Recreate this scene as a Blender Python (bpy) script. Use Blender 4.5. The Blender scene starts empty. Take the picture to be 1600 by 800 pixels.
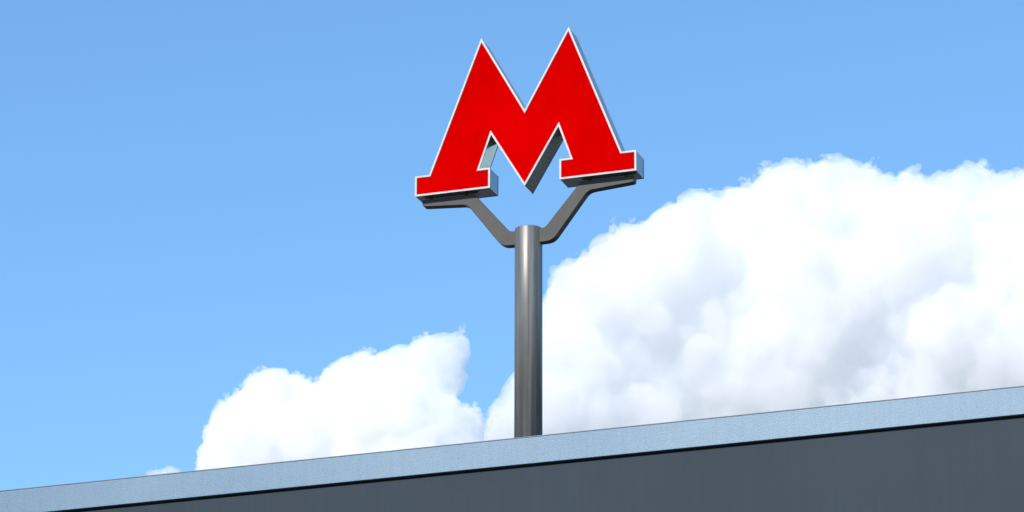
import bpy, bmesh, math, random
import numpy as np
from mathutils import Vector, Matrix, noise

sc = bpy.context.scene
COL = sc.collection

# ------------------------------------------------------------------ camera
YAW, PITCH, ROLL = -0.3359, 0.3382, 0.0027
CAM = Vector((9.9915, -28.936, 1.6))
fw = Vector((math.sin(YAW) * math.cos(PITCH), math.cos(YAW) * math.cos(PITCH), math.sin(PITCH)))
rt = Vector((math.cos(YAW), -math.sin(YAW), 0))
up = rt.cross(fw)
rt2 = rt * math.cos(ROLL) + up * math.sin(ROLL)
up2 = up * math.cos(ROLL) - rt * math.sin(ROLL)
cam = bpy.data.cameras.new('camera')
cam.sensor_width = 36.0
cam.lens = 5986.47 * 36.0 / 1600.0
cam.clip_start, cam.clip_end = 0.1, 60000
camo = bpy.data.objects.new('camera', cam)
COL.objects.link(camo)
m = Matrix((rt2, up2, -fw)).transposed().to_4x4()
m.translation = CAM
camo.matrix_world = m
sc.camera = camo

# ------------------------------------------------------------------ sky and sun
SUN_DIR = Vector((-0.22, -0.98, 0.0)).normalized()      # horizontal direction towards the sun
SUN_EL = math.radians(35)
world = bpy.data.worlds.new('World')
sc.world = world
world.use_nodes = True
nt = world.node_tree
bg = nt.nodes['Background']
sky = nt.nodes.new('ShaderNodeTexSky')
sky.sky_type = 'NISHITA'
sky.sun_disc = False
sky.sun_elevation = SUN_EL
sky.sun_rotation = math.atan2(SUN_DIR.x, SUN_DIR.y)
sky.altitude = 150
sky.air_density = 1.1
sky.dust_density = 0.0
sky.ozone_density = 6.0
grade = nt.nodes.new('ShaderNodeHueSaturation')          # the photograph's vivid colour rendering
grade.inputs['Saturation'].default_value = 1.05
grade.inputs['Hue'].default_value = 0.494
nt.links.new(sky.outputs[0], grade.inputs['Color'])
nt.links.new(grade.outputs[0], bg.inputs['Color'])
bg.inputs['Strength'].default_value = 0.134

sun = bpy.data.lights.new('sun', 'SUN')
sun.energy = 3.0
sun.angle = math.radians(0.53)
sun.color = (1.0, 0.9, 0.8)
suno = bpy.data.objects.new('sun', sun)
COL.objects.link(suno)
to_sun = Vector((SUN_DIR.x * math.cos(SUN_EL), SUN_DIR.y * math.cos(SUN_EL), math.sin(SUN_EL)))
suno.rotation_euler = to_sun.to_track_quat('Z', 'Y').to_euler()
suno.location = (0, -40, 60)

vs = sc.view_settings
vs.view_transform = 'Standard'
vs.look = 'None'
vs.exposure = 0.6
vs.gamma = 1.0
vs.use_curve_mapping = False
cy = sc.cycles
cy.use_denoising = True
cy.max_bounces = 32
cy.diffuse_bounces = 4
cy.glossy_bounces = 4
cy.transmission_bounces = 4
cy.volume_bounces = 24
cy.transparent_max_bounces = 32

# ------------------------------------------------------------------ helpers
def tag(o, label=None, cat=None, group=None, kind=None):
    if label: o['label'] = label
    if cat: o['category'] = cat
    if group: o['group'] = group
    if kind: o['kind'] = kind
    return o

def obj(name, bm, mat, parent=None, smooth=False, bevel=0.0, seg=2):
    bmesh.ops.recalc_face_normals(bm, faces=bm.faces[:])
    me = bpy.data.meshes.new(name)
    bm.to_mesh(me)
    bm.free()
    if smooth:
        for p in me.polygons: p.use_smooth = True
    o = bpy.data.objects.new(name, me)
    COL.objects.link(o)
    if mat: me.materials.append(mat)
    if parent: o.parent = parent
    if bevel:
        b = o.modifiers.new('edge', 'BEVEL')
        b.width, b.segments, b.limit_method, b.angle_limit = bevel, seg, 'ANGLE', math.radians(25)
    return o

def empty(name, loc=(0, 0, 0), rz=0.0):
    o = bpy.data.objects.new(name, None)
    o.location = loc
    o.rotation_euler = (0, 0, rz)
    COL.objects.link(o)
    return o

def prism(pts, y0, y1, bm=None):
    """Outline in (x, z) extruded along y."""
    bm = bm or bmesh.new()
    a = [bm.verts.new((x, y0, z)) for x, z in pts]
    b = [bm.verts.new((x, y1, z)) for x, z in pts]
    n = len(pts)
    bm.faces.new(a)
    bm.faces.new(list(reversed(b)))
    for i in range(n):
        j = (i + 1) % n
        bm.faces.new((a[i], b[i], b[j], a[j]))
    return bm

def ring(outer, inner, y0, y1):
    bm = bmesh.new()
    L = [[bm.verts.new((x, y, z)) for x, z in ps] for ps in (outer, inner) for y in (y0, y1)]
    o0, o1, i0, i1 = L
    n = len(outer)
    for i in range(n):
        j = (i + 1) % n
        bm.faces.new((o0[i], o0[j], i0[j], i0[i]))
        bm.faces.new((o1[i], i1[i], i1[j], o1[j]))
        bm.faces.new((o0[i], o1[i], o1[j], o0[j]))
        bm.faces.new((i0[i], i0[j], i1[j], i1[i]))
    return bm

def inset(pts, w):
    """Offset a closed outline inwards by w (mitred)."""
    area = sum(pts[i][0] * pts[(i + 1) % len(pts)][1] - pts[(i + 1) % len(pts)][0] * pts[i][1] for i in range(len(pts)))
    s = 1 if area > 0 else -1
    out = []
    n = len(pts)
    for i in range(n):
        p0, p1, p2 = Vector(pts[i - 1]), Vector(pts[i]), Vector(pts[(i + 1) % n])
        d1, d2 = (p1 - p0).normalized(), (p2 - p1).normalized()
        n1, n2 = Vector((-d1.y, d1.x)) * s, Vector((-d2.y, d2.x)) * s
        k = n1 + n2
        q = p1 + k * (w / max(0.12, 1 + n1.dot(n2)))
        out.append((q.x, q.y))
    return out

def box(x0, x1, y0, y1, z0, z1, bm=None):
    return prism([(x0, z0), (x1, z0), (x1, z1), (x0, z1)], y0, y1, bm)

def lathe(prof, n=64, bm=None, c=(0, 0)):
    bm = bm or bmesh.new()
    rows = [[bm.verts.new((c[0] + r * math.cos(2 * math.pi * k / n), c[1] + r * math.sin(2 * math.pi * k / n), z)) for k in range(n)] for r, z in prof]
    for a, b in zip(rows, rows[1:]):
        for k in range(n):
            bm.faces.new((a[k], a[(k + 1) % n], b[(k + 1) % n], b[k]))
    bm.faces.new(rows[0])
    bm.faces.new(rows[-1])
    return bm

def arc(c, r, a0, a1, n=6):
    return [(c[0] + r * math.cos(math.radians(a0 + (a1 - a0) * k / n)), c[1] + r * math.sin(math.radians(a0 + (a1 - a0) * k / n))) for k in range(n + 1)]

def rounded(pts, rad, n=6):
    """Round the corners of an outline; rad is one radius per corner (0 = sharp)."""
    out = []
    N = len(pts)
    for i in range(N):
        r = rad[i]
        p0, p1, p2 = Vector(pts[i - 1]), Vector(pts[i]), Vector(pts[(i + 1) % N])
        if r <= 0:
            out.append(tuple(p1))
            continue
        a, b = (p0 - p1).normalized(), (p2 - p1).normalized()
        half = a.angle(b) / 2
        t = min(r / math.tan(half), 0.49 * (p0 - p1).length, 0.49 * (p2 - p1).length)
        s, e = p1 + a * t, p1 + b * t
        for k in range(n + 1):
            u = k / n
            q = s * (1 - u) ** 2 + p1 * 2 * u * (1 - u) + e * u * u
            out.append(tuple(q))
    return out

# ------------------------------------------------------------------ materials
class Mat:
    def __init__(s, name, color, rough=0.5, metal=0.0, spec=0.5):
        s.m = bpy.data.materials.new(name)
        s.m.use_nodes = True
        s.t = s.m.node_tree
        s.b = s.t.nodes['Principled BSDF']
        s.b.inputs['Base Color'].default_value = (*color, 1)
        s.b.inputs['Roughness'].default_value = rough
        s.b.inputs['Metallic'].default_value = metal
        s.b.inputs['Specular IOR Level'].default_value = spec
    def node(s, kind, **kw):
        n = s.t.nodes.new(kind)
        for k, v in kw.items():
            if k in n.inputs.keys(): n.inputs[k].default_value = v
            else: setattr(n, k, v)
        return n
    def link(s, a, b): s.t.links.new(a, b)
    def coords(s, scale=(1, 1, 1)):
        tc = s.node('ShaderNodeTexCoord')
        mp = s.node('ShaderNodeMapping')
        mp.inputs['Scale'].default_value = scale
        s.link(tc.outputs['Object'], mp.inputs['Vector'])
        return mp.outputs[0]
    def noise(s, vec, scale, detail=4, rough=0.55):
        n = s.node('ShaderNodeTexNoise')
        n.inputs['Scale'].default_value = scale
        n.inputs['Detail'].default_value = detail
        n.inputs['Roughness'].default_value = rough
        s.link(vec, n.inputs['Vector'])
        return n.outputs['Fac']
    def ramp(s, fac, stops):
        r = s.node('ShaderNodeValToRGB')
        e = r.color_ramp.elements
        while len(e) < len(stops): e.new(0.5)
        for k, (p, c) in zip(e, stops):
            k.position = p
            k.color = (*c, 1) if len(c) == 3 else c
        s.link(fac, r.inputs[0])
        return r.outputs[0]
    def mul(s, a, b, fac=1.0, mode='MULTIPLY'):
        x = s.node('ShaderNodeMix', data_type='RGBA', blend_type=mode)
        x.inputs[0].default_value = fac
        for v, sock in ((a, x.inputs[6]), (b, x.inputs[7])):
            if isinstance(v, tuple): sock.default_value = (*v, 1)
            else: s.link(v, sock)
        return x.outputs[2]
    def base(s, c): s.link(c, s.b.inputs['Base Color'])
    def rough(s, v): s.link(v, s.b.inputs['Roughness'])
    def bump(s, h, dist, strength=1.0):
        b = s.node('ShaderNodeBump')
        b.inputs['Distance'].default_value = dist
        b.inputs['Strength'].default_value = strength
        s.link(h, b.inputs['Height'])
        s.link(b.outputs[0], s.b.inputs['Normal'])

def g(v): return (v, v, v)

def mat_red():
    a = Mat('red acrylic', (0.75, 0.0, 0.0), 0.42, 0, 0.0)
    v = a.coords()
    n = a.noise(v, 1.1, 3)
    c = a.ramp(n, [(0.35, (0.48, 0.0, 0.0)), (0.65, (0.57, 0.0, 0.0))])
    d = a.ramp(a.noise(a.coords((1, 1, 0.3)), 7, 4, 0.6), [(0.25, g(0.92)), (0.5, g(1))])
    a.base(a.mul(c, d))
    a.rough(a.ramp(a.noise(v, 5, 4), [(0.3, g(0.36)), (0.7, g(0.55))]))
    return a.m

def mat_rim():
    a = Mat('white painted trim', g(0.8), 0.4)
    v = a.coords()
    c = a.ramp(a.noise(v, 9, 5, 0.65), [(0.25, (0.33, 0.31, 0.28)), (0.5, (0.48, 0.475, 0.46)), (0.8, (0.54, 0.54, 0.53))])
    s = a.ramp(a.noise(v, 70, 3, 0.6), [(0.24, (0.3, 0.22, 0.16)), (0.33, g(1))])
    a.base(a.mul(c, s))
    return a.m

def mat_side():
    a = Mat('brushed sign side', g(0.5), 0.28, 0.68)
    v = a.coords()
    c = a.ramp(a.noise(v, 6, 5, 0.6), [(0.3, (0.31, 0.305, 0.30)), (0.7, (0.37, 0.365, 0.355))])
    s = a.ramp(a.noise(a.coords((3, 1.2, 3)), 4, 4, 0.6), [(0.28, (0.68, 0.62, 0.56)), (0.42, g(1))])
    a.base(a.mul(c, s))
    a.rough(a.ramp(a.noise(v, 7, 3), [(0.3, g(0.11)), (0.7, g(0.18))]))
    return a.m

def mat_arm():
    a = Mat('grey painted steel', g(0.14), 0.5, 0.0, 0.3)
    v = a.coords()
    c = a.ramp(a.noise(v, 7, 6, 0.65), [(0.3, (0.044, 0.042, 0.038)), (0.7, (0.063, 0.06, 0.055))])
    s = a.ramp(a.noise(v, 60, 3, 0.6), [(0.26, g(0.6)), (0.36, g(1))])
    a.base(a.mul(c, s))
    a.bump(a.noise(v, 160, 3), 0.0006)
    return a.m

def mat_pole():
    a = Mat('brushed steel tube', g(0.3), 0.34, 0.35)
    v = a.coords((1, 1, 0.012))
    n = a.noise(v, 34, 5, 0.7)
    c = a.ramp(n, [(0.33, (0.11, 0.108, 0.102)), (0.5, (0.185, 0.18, 0.168)), (0.67, (0.30, 0.287, 0.265))])  # vertical colour streaks stand in for reflection bands on the steel
    d = a.ramp(a.noise(a.coords((1, 1, 0.35)), 9, 5, 0.6), [(0.3, g(0.82)), (0.7, g(1))])
    a.base(a.mul(c, d))
    a.rough(a.ramp(a.noise(v, 60, 4, 0.7), [(0.3, g(0.36)), (0.7, g(0.52))]))
    a.bump(a.noise(v, 130, 4, 0.7), 0.0012, 0.5)
    return a.m

def mat_fascia():
    a = Mat('sky-tinted stucco metal sheet', (0.36, 0.5, 0.65), 0.42, 0.25, 0.5)
    v = a.coords()
    c = a.ramp(a.noise(v, 0.55, 3), [(0.3, (0.142, 0.226, 0.306)), (0.7, (0.178, 0.268, 0.344))])  # reflected sky blue is put into the base colour of the metal
    d = a.ramp(a.noise(v, 75, 6, 0.8), [(0.35, g(0.7)), (0.6, g(1))])
    e = a.ramp(a.noise(a.coords((6, 6, 0.6)), 3.0, 6, 0.7), [(0.3, g(0.9)), (0.6, g(1))])
    a.base(a.mul(a.mul(c, d), e))
    a.bump(a.noise(v, 110, 4, 0.6), 0.004, 0.5)
    return a.m

def mat_wall():
    a = Mat('slate painted metal wall', (0.06, 0.085, 0.115), 0.6, 0, 0.25)
    c = a.ramp(a.noise(a.coords((5, 5, 0.12)), 4.0, 7, 0.7), [(0.25, (0.018, 0.0325, 0.047)), (0.55, (0.0198, 0.0352, 0.0505)), (0.8, (0.0225, 0.038, 0.052))])
    d = a.ramp(a.noise(a.coords(), 0.9, 5, 0.6), [(0.3, g(0.88)), (0.7, g(1.05))])
    k = a.ramp(a.noise(a.coords((1, 1, 0.5)), 38, 3, 0.6), [(0.26, g(0.65)), (0.34, g(1))])
    a.base(a.mul(a.mul(c, d), k))
    a.bump(a.noise(a.coords((1, 1, 0.3)), 14, 4), 0.002, 0.5)
    return a.m

def mat_plain(name, c, rough=0.7, metal=0.0):
    a = Mat(name, c, rough, metal)
    v = a.coords()
    a.base(a.ramp(a.noise(v, 5, 5, 0.6), [(0.3, tuple(x * 0.8 for x in c)), (0.7, tuple(x * 1.1 for x in c))]))
    return a.m

RED, RIM, SIDE, ARM, POLE = mat_red(), mat_rim(), mat_side(), mat_arm(), mat_pole()
FASCIA, WALL = mat_fascia(), mat_wall()
BLACK = mat_plain('black shade line', g(0.008), 0.8)
BOLT = mat_plain('dark rusted bolt', (0.09, 0.055, 0.04), 0.6, 0.5)
ROOF = mat_plain('roofing felt', (0.09, 0.088, 0.085), 0.9)
EDGE = mat_plain('weathered sheet fold', (0.17, 0.2, 0.24), 0.55, 0.2)

def mat_ground():
    a = Mat('pale bounce land', g(0.25), 0.9)
    v = a.coords()
    c = a.ramp(a.noise(v, 0.08, 6, 0.6), [(0.35, (0.22, 0.21, 0.185)), (0.65, (0.36, 0.33, 0.29))])
    d = a.ramp(a.noise(v, 40, 3), [(0.3, g(0.75)), (0.7, g(1.1))])
    a.base(a.mul(c, d))
    return a.m

# ------------------------------------------------------------------ setting: ground
bm = bmesh.new()
S = 30000
bm.faces.new([bm.verts.new((x, y, 0)) for x, y in ((-S, -S), (S, -S), (S, S), (-S, S))])
tag(obj('ground', bm, mat_ground()), 'unseen ground, made pale to bounce light to the clouds', kind='structure')  # out of view; kept pale so it lights the cloud bases
bm = bmesh.new()
bm.faces.new([bm.verts.new((x, y, 0.004)) for x, y in ((-700, -700), (700, -700), (700, 700), (-700, 700))])
tag(obj('dark_ground', bm, mat_plain('dark reflected asphalt', (0.05, 0.049, 0.047), 0.9)), 'unseen asphalt, spread wide to darken reflections in the sign', kind='structure')  # out of view; dark sheet added so the metal sides reflect less light

# ------------------------------------------------------------------ the building
RZ = math.radians(-0.9)
TOP, TH = 10.674, 0.2335                      # top of the coping and its height
bld = empty('building', (0, -0.3, 0), RZ)     # local y = 0 is the face of the coping
tag(bld, 'slate grey building with a pale blue metal coping along its flat roof edge', 'building')
X0, X1, Y1 = -17.0, 15.0, 16.0
obj('coping', box(X0 - 0.02, X1 + 0.02, 0.0, 0.62, TOP - TH, TOP - 0.0068), FASCIA, bld, bevel=0.004)['label'] = 'pale blue textured metal coping along the roof edge'
obj('coping_fold', box(X0 - 0.021, X1 + 0.021, -0.003, 0.625, TOP - 0.0065, TOP), EDGE, bld, bevel=0.001)
obj('shade_strip', box(X0 + 0.05, X1 - 0.05, 0.055, 0.6, TOP - TH - 0.035, TOP - TH), BLACK, bld)['label'] = 'black strip for the shade line under the coping'  # black strip stands in for the shade below the coping
obj('wall', box(X0, X1, 0.03, 0.33, 0.0, TOP - TH - 0.021), WALL, bld, bevel=0.004)['label'] = 'slate grey front wall under the coping'
bm = box(X0, X0 + 0.3, 0.33, Y1, 0, TOP - TH - 0.021)
obj('wall', bm, WALL, bld)
obj('wall', box(X1 - 0.3, X1, 0.33, Y1, 0, TOP - TH - 0.021), WALL, bld)
obj('wall', box(X0 + 0.3, X1 - 0.3, Y1 - 0.3, Y1, 0, TOP - TH - 0.021), WALL, bld)
obj('roof', box(X0 + 0.3, X1 - 0.3, 0.33, Y1 - 0.3, TOP - 0.75, TOP - 0.35), ROOF, bld)

# ------------------------------------------------------------------ the letter sign on its mast
Z0 = 13.0205
ROOFZ = TOP - 0.35
sign = empty('metro_sign', (0, 0, ROOFZ))
tag(sign, 'tall red letter M sign with white rim on a grey steel pole above the roof', 'sign')
D = 0.2185                                     # depth of the letter box
hf, x2, x3, h3, h4, x5, x6, x7, h7, h8 = 0.1872, 0.8702, 0.4002, 1.3994, 0.6818, 0.3118, 0.4102, 0.3055, 0.4857, -0.0245
half = [(1, 0), (1, hf), (x2, hf), (x3, h3)]
M = [(-1, 0), (-1, hf), (-x2, hf), (-x3, h3), (0, h4), (x3, h3), (x2, hf), (1, hf), (1, 0), (x5, 0), (x5, hf), (x6, hf), (x7, h7), (0, h8), (-x7, h7), (-x6, hf), (-x5, hf), (-x5, 0)]
DZ = Z0 - ROOFZ
M = [(x, z + DZ) for x, z in M]
RW = 0.018
body = obj('letter_box', prism(inset(M, 0.004), 0.012, D - 0.004), SIDE, sign, bevel=0.0015)
body['label'] = 'bare metal sides of the letter M box'
obj('face_panel', prism(inset(M, RW - 0.006), 0.006, 0.0118), RED, sign)['label'] = 'bright red front face of the letter M'
obj('rim', ring(M, inset(M, RW), 0.0, 0.0117), RIM, sign, bevel=0.002)['label'] = 'white trim around the red face'
obj('rim', ring(inset(M, 0.001), inset(M, RW), D - 0.0038, D), EDGE, sign, bevel=0.001)['label'] = 'rear trim of the letter box'
obj('face_panel', prism(inset(M, RW + 0.001), D - 0.0036, D - 0.001), RED, sign)['label'] = 'red rear face of the letter M'

# pole
PR, PY = 0.1185, D / 2
ptop = DZ - 0.376
bm = lathe([(PR, 0.02), (PR, ptop - 0.006), (PR - 0.002, ptop - 0.0015), (PR - 0.008, ptop)], 96, c=(0, PY))
pole = obj('pole', bm, POLE, sign, smooth=True)
pole['label'] = 'round brushed steel pole'
for e in pole.data.polygons:
    if abs(e.normal.z) > 0.9: e.use_smooth = False
obj('base_plate', box(-0.25, 0.25, PY - 0.25, PY + 0.25, 0.0, 0.02), ARM, pole, bevel=0.002)
for sx in (-1, 1):
    for sy in (-1, 1):
        obj('bolt', lathe([(0.018, 0.02), (0.018, 0.036)], 6, c=(sx * 0.2, PY + sy * 0.2)), BOLT, pole)

# two bent arms from the pole to the feet of the letter
AY0, AY1 = 0.07, 0.148
prof = [(0.095, -0.392), (0.158, -0.392), (0.452, -0.046), (0.478, -0.013), (0.955, -0.013), (0.957, -0.071), (0.545, -0.101), (0.228, -0.515), (0.095, -0.517)]
rad = [0, 0.10, 0.10, 0.05, 0.012, 0.03, 0.10, 0.12, 0]
prof = rounded(prof, rad)
for s in (1, -1):
    pts = [(s * x, z + DZ) for x, z in prof]
    arm = obj('arm', prism(pts, AY0, AY1), ARM, sign, bevel=0.004)
    for bx_ in (0.56, 0.88):
        obj('bolt', lathe([(0.014, DZ - 0.0135), (0.014, DZ + 0.0045)], 12, c=(s * bx_, PY - 0.02)), BOLT, arm)

# ------------------------------------------------------------------ clouds
FH = Vector((math.sin(YAW), math.cos(YAW), 0))

def mat_cloud(name, dens):
    m = bpy.data.materials.new(name)
    m.use_nodes = True
    t = m.node_tree
    t.nodes.clear()
    out = t.nodes.new('ShaderNodeOutputMaterial')
    v = t.nodes.new('ShaderNodeVolumeScatter')
    v.inputs['Color'].default_value = (1, 1, 1, 1)
    v.inputs['Density'].default_value = dens
    v.inputs['Anisotropy'].default_value = 0.0
    t.links.new(v.outputs[0], out.inputs['Volume'])
    m.cycles.homogeneous_volume = True
    return m

def inside_dist(P, poly):
    """Signed distance (inside > 0) of points P (n,2) to a closed polygon."""
    a = np.array(poly)
    b = np.roll(a, -1, axis=0)
    d = b - a
    q = P[:, None, :] - a[None]
    t = np.clip((q * d).sum(2) / (d * d).sum(1), 0, 1)
    dist = np.sqrt(((q - t[..., None] * d) ** 2).sum(2)).min(1)
    c = (a[None, :, 1] > P[:, None, 1]) != (b[None, :, 1] > P[:, None, 1])
    with np.errstate(divide='ignore', invalid='ignore'):
        xi = d[None, :, 0] * (P[:, None, 1] - a[None, :, 1]) / np.where(d[None, :, 1] == 0, 1e-9, d[None, :, 1]) + a[None, :, 0]
    ins = (c & (P[:, None, 0] < xi)).sum(1) % 2 == 1
    return np.where(ins, dist, -dist)

def skin_balls(S_, voxel, soften=0):
    """Many balls (x, y, z, r) become one closed skin."""
    Vs, Fs, off = [], [], 0
    for sub, pick in ((3, S_[:, 3] > voxel * 8), (2, S_[:, 3] <= voxel * 8)):
        ico = bmesh.new()
        bmesh.ops.create_icosphere(ico, subdivisions=sub, radius=1.0)
        iv = np.array([v.co[:] for v in ico.verts])
        ifc = np.array([[v.index for v in f.verts] for f in ico.faces])
        ico.free()
        Q = S_[pick]
        if len(Q):
            Vs.append((iv[None] * Q[:, None, 3:4] + Q[:, None, :3]).reshape(-1, 3))
            Fs.append((ifc[None] + off + (np.arange(len(Q)) * len(iv))[:, None, None]).reshape(-1, 3))
            off += len(Vs[-1])
    V, F = np.concatenate(Vs), np.concatenate(Fs)
    me = bpy.data.meshes.new('tmp')
    me.vertices.add(len(V))
    me.vertices.foreach_set('co', V.ravel())
    me.loops.add(len(F) * 3)
    me.loops.foreach_set('vertex_index', F.ravel().astype(np.int32))
    me.polygons.add(len(F))
    me.polygons.foreach_set('loop_start', np.arange(0, len(F) * 3, 3, dtype=np.int32))
    me.update(calc_edges=True)
    tmp = bpy.data.objects.new('tmp', me)
    COL.objects.link(tmp)
    rm = tmp.modifiers.new('skin', 'REMESH')
    rm.mode = 'VOXEL'
    rm.voxel_size = voxel
    if soften:
        sm = tmp.modifiers.new('soft', 'SMOOTH')
        sm.iterations = soften
    dg = bpy.context.evaluated_depsgraph_get()
    dg.update()
    skin = bpy.data.meshes.new_from_object(tmp.evaluated_get(dg))
    bpy.data.objects.remove(tmp)
    return skin

def cloud(name, label, outline, dist, depth, voxel, rmax, seed, dens, recede=None, wisps=0):
    rng = np.random.default_rng(seed)
    poly = np.array(outline)
    lo, hi = poly.min(0), poly.max(0)
    area = (hi - lo).prod()
    sph = []
    # bulk: large balls that fill the outline, then smaller ones that follow its edge
    for r0, cnt in ((rmax, 60), (rmax * 0.6, 140), (rmax * 0.36, 320), (rmax * 0.2, 900), (rmax * 0.12, 1500), (rmax * 0.075, 1500)):
        P = rng.uniform(lo, hi, (cnt * 20, 2))
        d = inside_dist(P, poly)
        ok = (d > r0 * 0.95) & (d < r0 * (1.7 if r0 < rmax else 9))
        P = P[ok][:cnt]
        d = d[ok][:cnt]
        for p, e in zip(P, d):
            r = min(e * 1.0, r0 * rng.uniform(0.9, 1.25))
            y = rng.uniform(-1, 1) * depth * min(1.0, (0.25 + e / rmax * 0.5))
            sph.append((p[0], y, p[1], r))
    # an even core, so that no sky shows through the middle
    st = rmax * 0.55
    G = np.array([(x, z) for x in np.arange(lo[0], hi[0], st) for z in np.arange(lo[1], hi[1], st)])
    for p, e in zip(G, inside_dist(G, poly)):
        if e > rmax * 0.3:
            sph.append((p[0], rng.uniform(-0.2, 0.5) * depth, p[1], min(e * 0.95, rmax * 0.8)))
    # billows on the faces of the larger balls
    for gen in range(2):
        src = [s for s in sph if s[3] > rmax * (0.3 if gen == 0 else 0.14)]
        new = []
        for s in src:
            for k in range(7 if gen == 0 else 4):
                v = rng.normal(size=3)
                v[1] = -abs(v[1]) * 1.3
                v /= np.linalg.norm(v)
                r = s[3] * rng.uniform(0.16, 0.36)
                new.append((s[0] + v[0] * s[3] * 0.95, s[1] + v[1] * s[3] * 0.95, s[2] + v[2] * s[3] * 0.95, r))
        A = np.array(new)
        d = inside_dist(A[:, [0, 2]], poly)
        sph += [s for s, e in zip(new, d) if e > s[3] * 0.9]
    # the lower part leans back, away from the viewer, so that it hangs under the billows
    if recede:
        zr, k, xa, xb = recede
        sph = [(x, y + k * max(0.0, zr - z) * min(1.0, max(0.0, (x - xa) / (xb - xa))), z, r) for x, y, z, r in sph]
    skin = skin_balls(np.array(sph), voxel, 2)
    # ragged, billowing relief
    n = len(skin.vertices)
    co = np.empty(n * 3)
    no = np.empty(n * 3)
    skin.vertices.foreach_get('co', co)
    skin.vertex_normals.foreach_get('vector', no)
    co = co.reshape(-1, 3)
    no = no.reshape(-1, 3)
    k1, k2 = 1 / 20.0, 1 / 7.5
    size = min(1.0, rmax / 25.0)
    amp = np.empty(n)
    for i in range(n):
        p = Vector(co[i])
        amp[i] = size * (4.0 * noise.fractal(p * k1, 0.7, 2.1, 5) + 2.3 * noise.noise(p * k2) - 0.3)
    co = co + no * amp[:, None]
    skin.vertices.foreach_set('co', co.ravel())
    skin.update()
    # skin it once more so that no fold cuts another, and drop loose crumbs and inner bubbles
    tmp = bpy.data.objects.new('tmp', skin)
    COL.objects.link(tmp)
    rm = tmp.modifiers.new('skin', 'REMESH')
    rm.mode = 'VOXEL'
    rm.voxel_size = voxel * 0.9
    dg = bpy.context.evaluated_depsgraph_get()
    dg.update()
    skin2 = bpy.data.meshes.new_from_object(tmp.evaluated_get(dg))
    bpy.data.objects.remove(tmp)
    bpy.data.meshes.remove(skin)
    skin = skin2
    n = len(skin.vertices)
    ed = np.empty(len(skin.edges) * 2, dtype=np.int32)
    skin.edges.foreach_get('vertices', ed)
    ed = ed.reshape(-1, 2)
    lab = np.arange(n)
    while True:
        old = lab.copy()
        mn = np.minimum(lab[ed[:, 0]], lab[ed[:, 1]])
        np.minimum.at(lab, ed[:, 0], mn)
        np.minimum.at(lab, ed[:, 1], mn)
        lab = lab[lab]
        if (lab == old).all(): break
    cnt = np.bincount(lab, minlength=n)
    keep = cnt[lab] == cnt.max()
    bm = bmesh.new()
    bm.from_mesh(skin)
    bm.verts.ensure_lookup_table()
    bmesh.ops.delete(bm, geom=[bm.verts[i] for i in np.nonzero(~keep)[0]], context='VERTS')
    bm.to_mesh(skin)
    bm.free()
    for p in skin.polygons: p.use_smooth = True
    o = bpy.data.objects.new(name, skin)
    COL.objects.link(o)
    o.location = Vector((CAM.x, CAM.y, 0)) + FH * dist
    o.rotation_euler = (0, 0, -YAW)
    skin.name = name
    skin.materials.clear()
    skin.materials.append(mat_cloud(name + ' droplets', dens))
    tag(o, label, 'cloud')
    if wisps:
        # torn, thin vapour along the edge
        P, dd = [], []
        while len(P) < wisps:
            Q = rng.uniform(lo - 4, hi + 4, (wisps * 4, 2))
            e = inside_dist(Q, poly)
            for q, k in zip(Q, e):
                if -2.0 < k < 7 and noise.noise(Vector((q[0] / 16, q[1] / 16, seed))) > (0.02 if k > 0 else 0.12) - 0.02 * k:
                    P.append(q)
                    dd.append(k)
        W = []
        for q, k in zip(P[:wisps], dd):
            a = rng.uniform(0, math.pi)
            for t in (-1, 0, 1):
                r = rng.uniform(1.2, 2.7) * (1.0 if k > 0 else 0.75)
                W.append((q[0] + t * 1.7 * math.cos(a), rng.uniform(-0.7, 0.5) * depth, q[1] + t * 1.7 * math.sin(a), r))
        w = skin_balls(np.array(W), 0.75)
        n = len(w.vertices)
        co = np.empty(n * 3)
        w.vertices.foreach_get('co', co)
        co = co.reshape(-1, 3)
        for i in range(n):
            co[i] += np.array(noise.noise_vector(Vector(co[i]) / 3.0)) * 1.1
        w.vertices.foreach_set('co', co.ravel())
        w.update()
        w.name = 'wisps'
        w.materials.clear()
        w.materials.append(mat_cloud(name + ' thin vapour', dens * 1.15))
        wo = bpy.data.objects.new('wisps', w)
        COL.objects.link(wo)
        wo.parent = o
        wo['kind'] = 'stuff'
    print(name, len(sph), 'balls', len(skin.polygons), 'faces')
    return o

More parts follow.
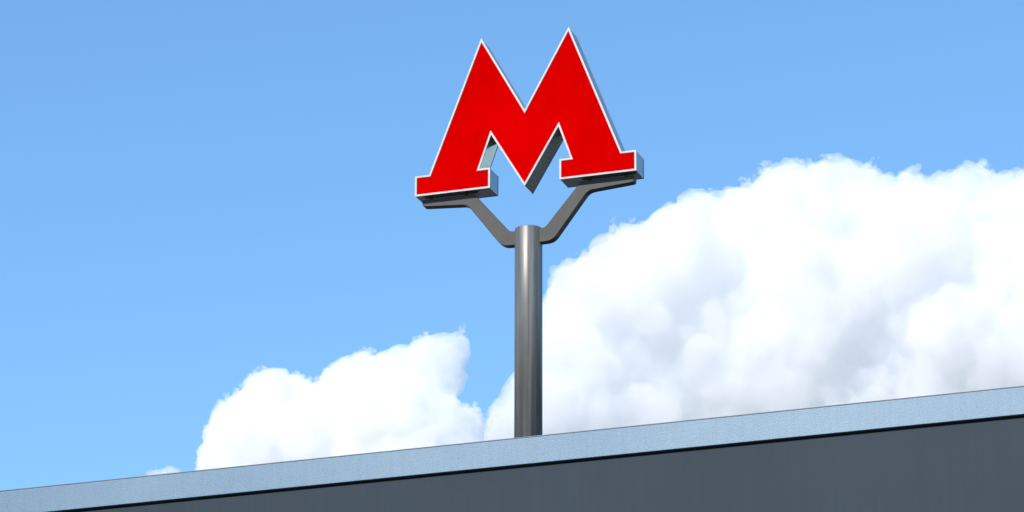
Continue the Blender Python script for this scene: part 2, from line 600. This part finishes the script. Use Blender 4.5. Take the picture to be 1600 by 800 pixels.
RIGHT = [(-24.0, 735.0), (-19.5, 752.0), (-16.0, 765.0), (-9.0, 776.0), (-2.0, 788.0), (6.8, 806.5), (20.4, 843.6), (28.8, 866.9), (37.6, 878.6), (55.3, 878.7), (58.9, 888.1), (73.2, 904.6), (88.7, 901.4), (115.5, 918.9), (124.5, 922.3), (137.8, 922.8), (146.8, 928.5), (164.7, 933.3), (178.4, 947.6), (194.0, 949.1), (206.0, 945.5), (223.2, 949.5), (238.9, 951.5), (252.1, 946.0), (257.6, 938.3), (267.3, 936.9), (274.2, 943.1), (283.1, 940.8), (287.4, 936.0), (307.6, 940.9), (314.6, 950.4), (325.9, 951.9), (330.0, 943.3), (338.7, 938.6), (356.7, 941.0), (383.7, 947.3), (410.0, 936.4), (444.5, 915.1), (464.9, 882.2), (484.9, 844.9), (487.1, 807.9), (480.5, 771.2), (470.2, 743.9)]
LEFT = [(-258.9, 835.9), (-255.7, 868.3), (-253.5, 881.9), (-251.3, 895.5), (-248.0, 906.4), (-240.8, 928.3), (-225.1, 931.1), (-220.2, 944.8), (-209.9, 953.1), (-189.0, 957.0), (-173.1, 950.4), (-162.4, 942.2), (-147.0, 961.5), (-131.3, 967.1), (-120.9, 972.7), (-110.3, 967.2), (-84.1, 978.3), (-57.8, 986.7), (-42.0, 991.2), (-32.5, 984.0), (-34.0, 972.9), (-39.2, 959.1), (-33.9, 950.8), (-44.3, 934.3), (-44.2, 926.1), (-28.5, 923.4), (-22.1, 912.5), (-17.8, 890.7), (-15.1, 858.2), (-20.2, 836.6)]
TINY = [(-319.6, 897.2), (-316.1, 924.8), (-310.7, 928.9), (-305.1, 927.7), (-298.6, 933.5), (-291.3, 931.8), (-285.5, 923.2), (-281.9, 897.3)]
cloud('cumulus_cloud', 'largest white cloud, grey underneath, filling the right behind the pole', RIGHT, 2500, 26, 1.35, 34, 3, 0.055, (838, 0.3, 40, 150), 900)
cloud('cumulus_cloud', 'mid sized white cloud left of the pole, rising to a rounded tip', LEFT, 3000, 24, 1.35, 28, 5, 0.065, None, 700)
cloud('cumulus_cloud', 'tiny puff of cloud just above the roof edge at the left', TINY, 3200, 10, 1.5, 9, 8, 0.05, None, 60)
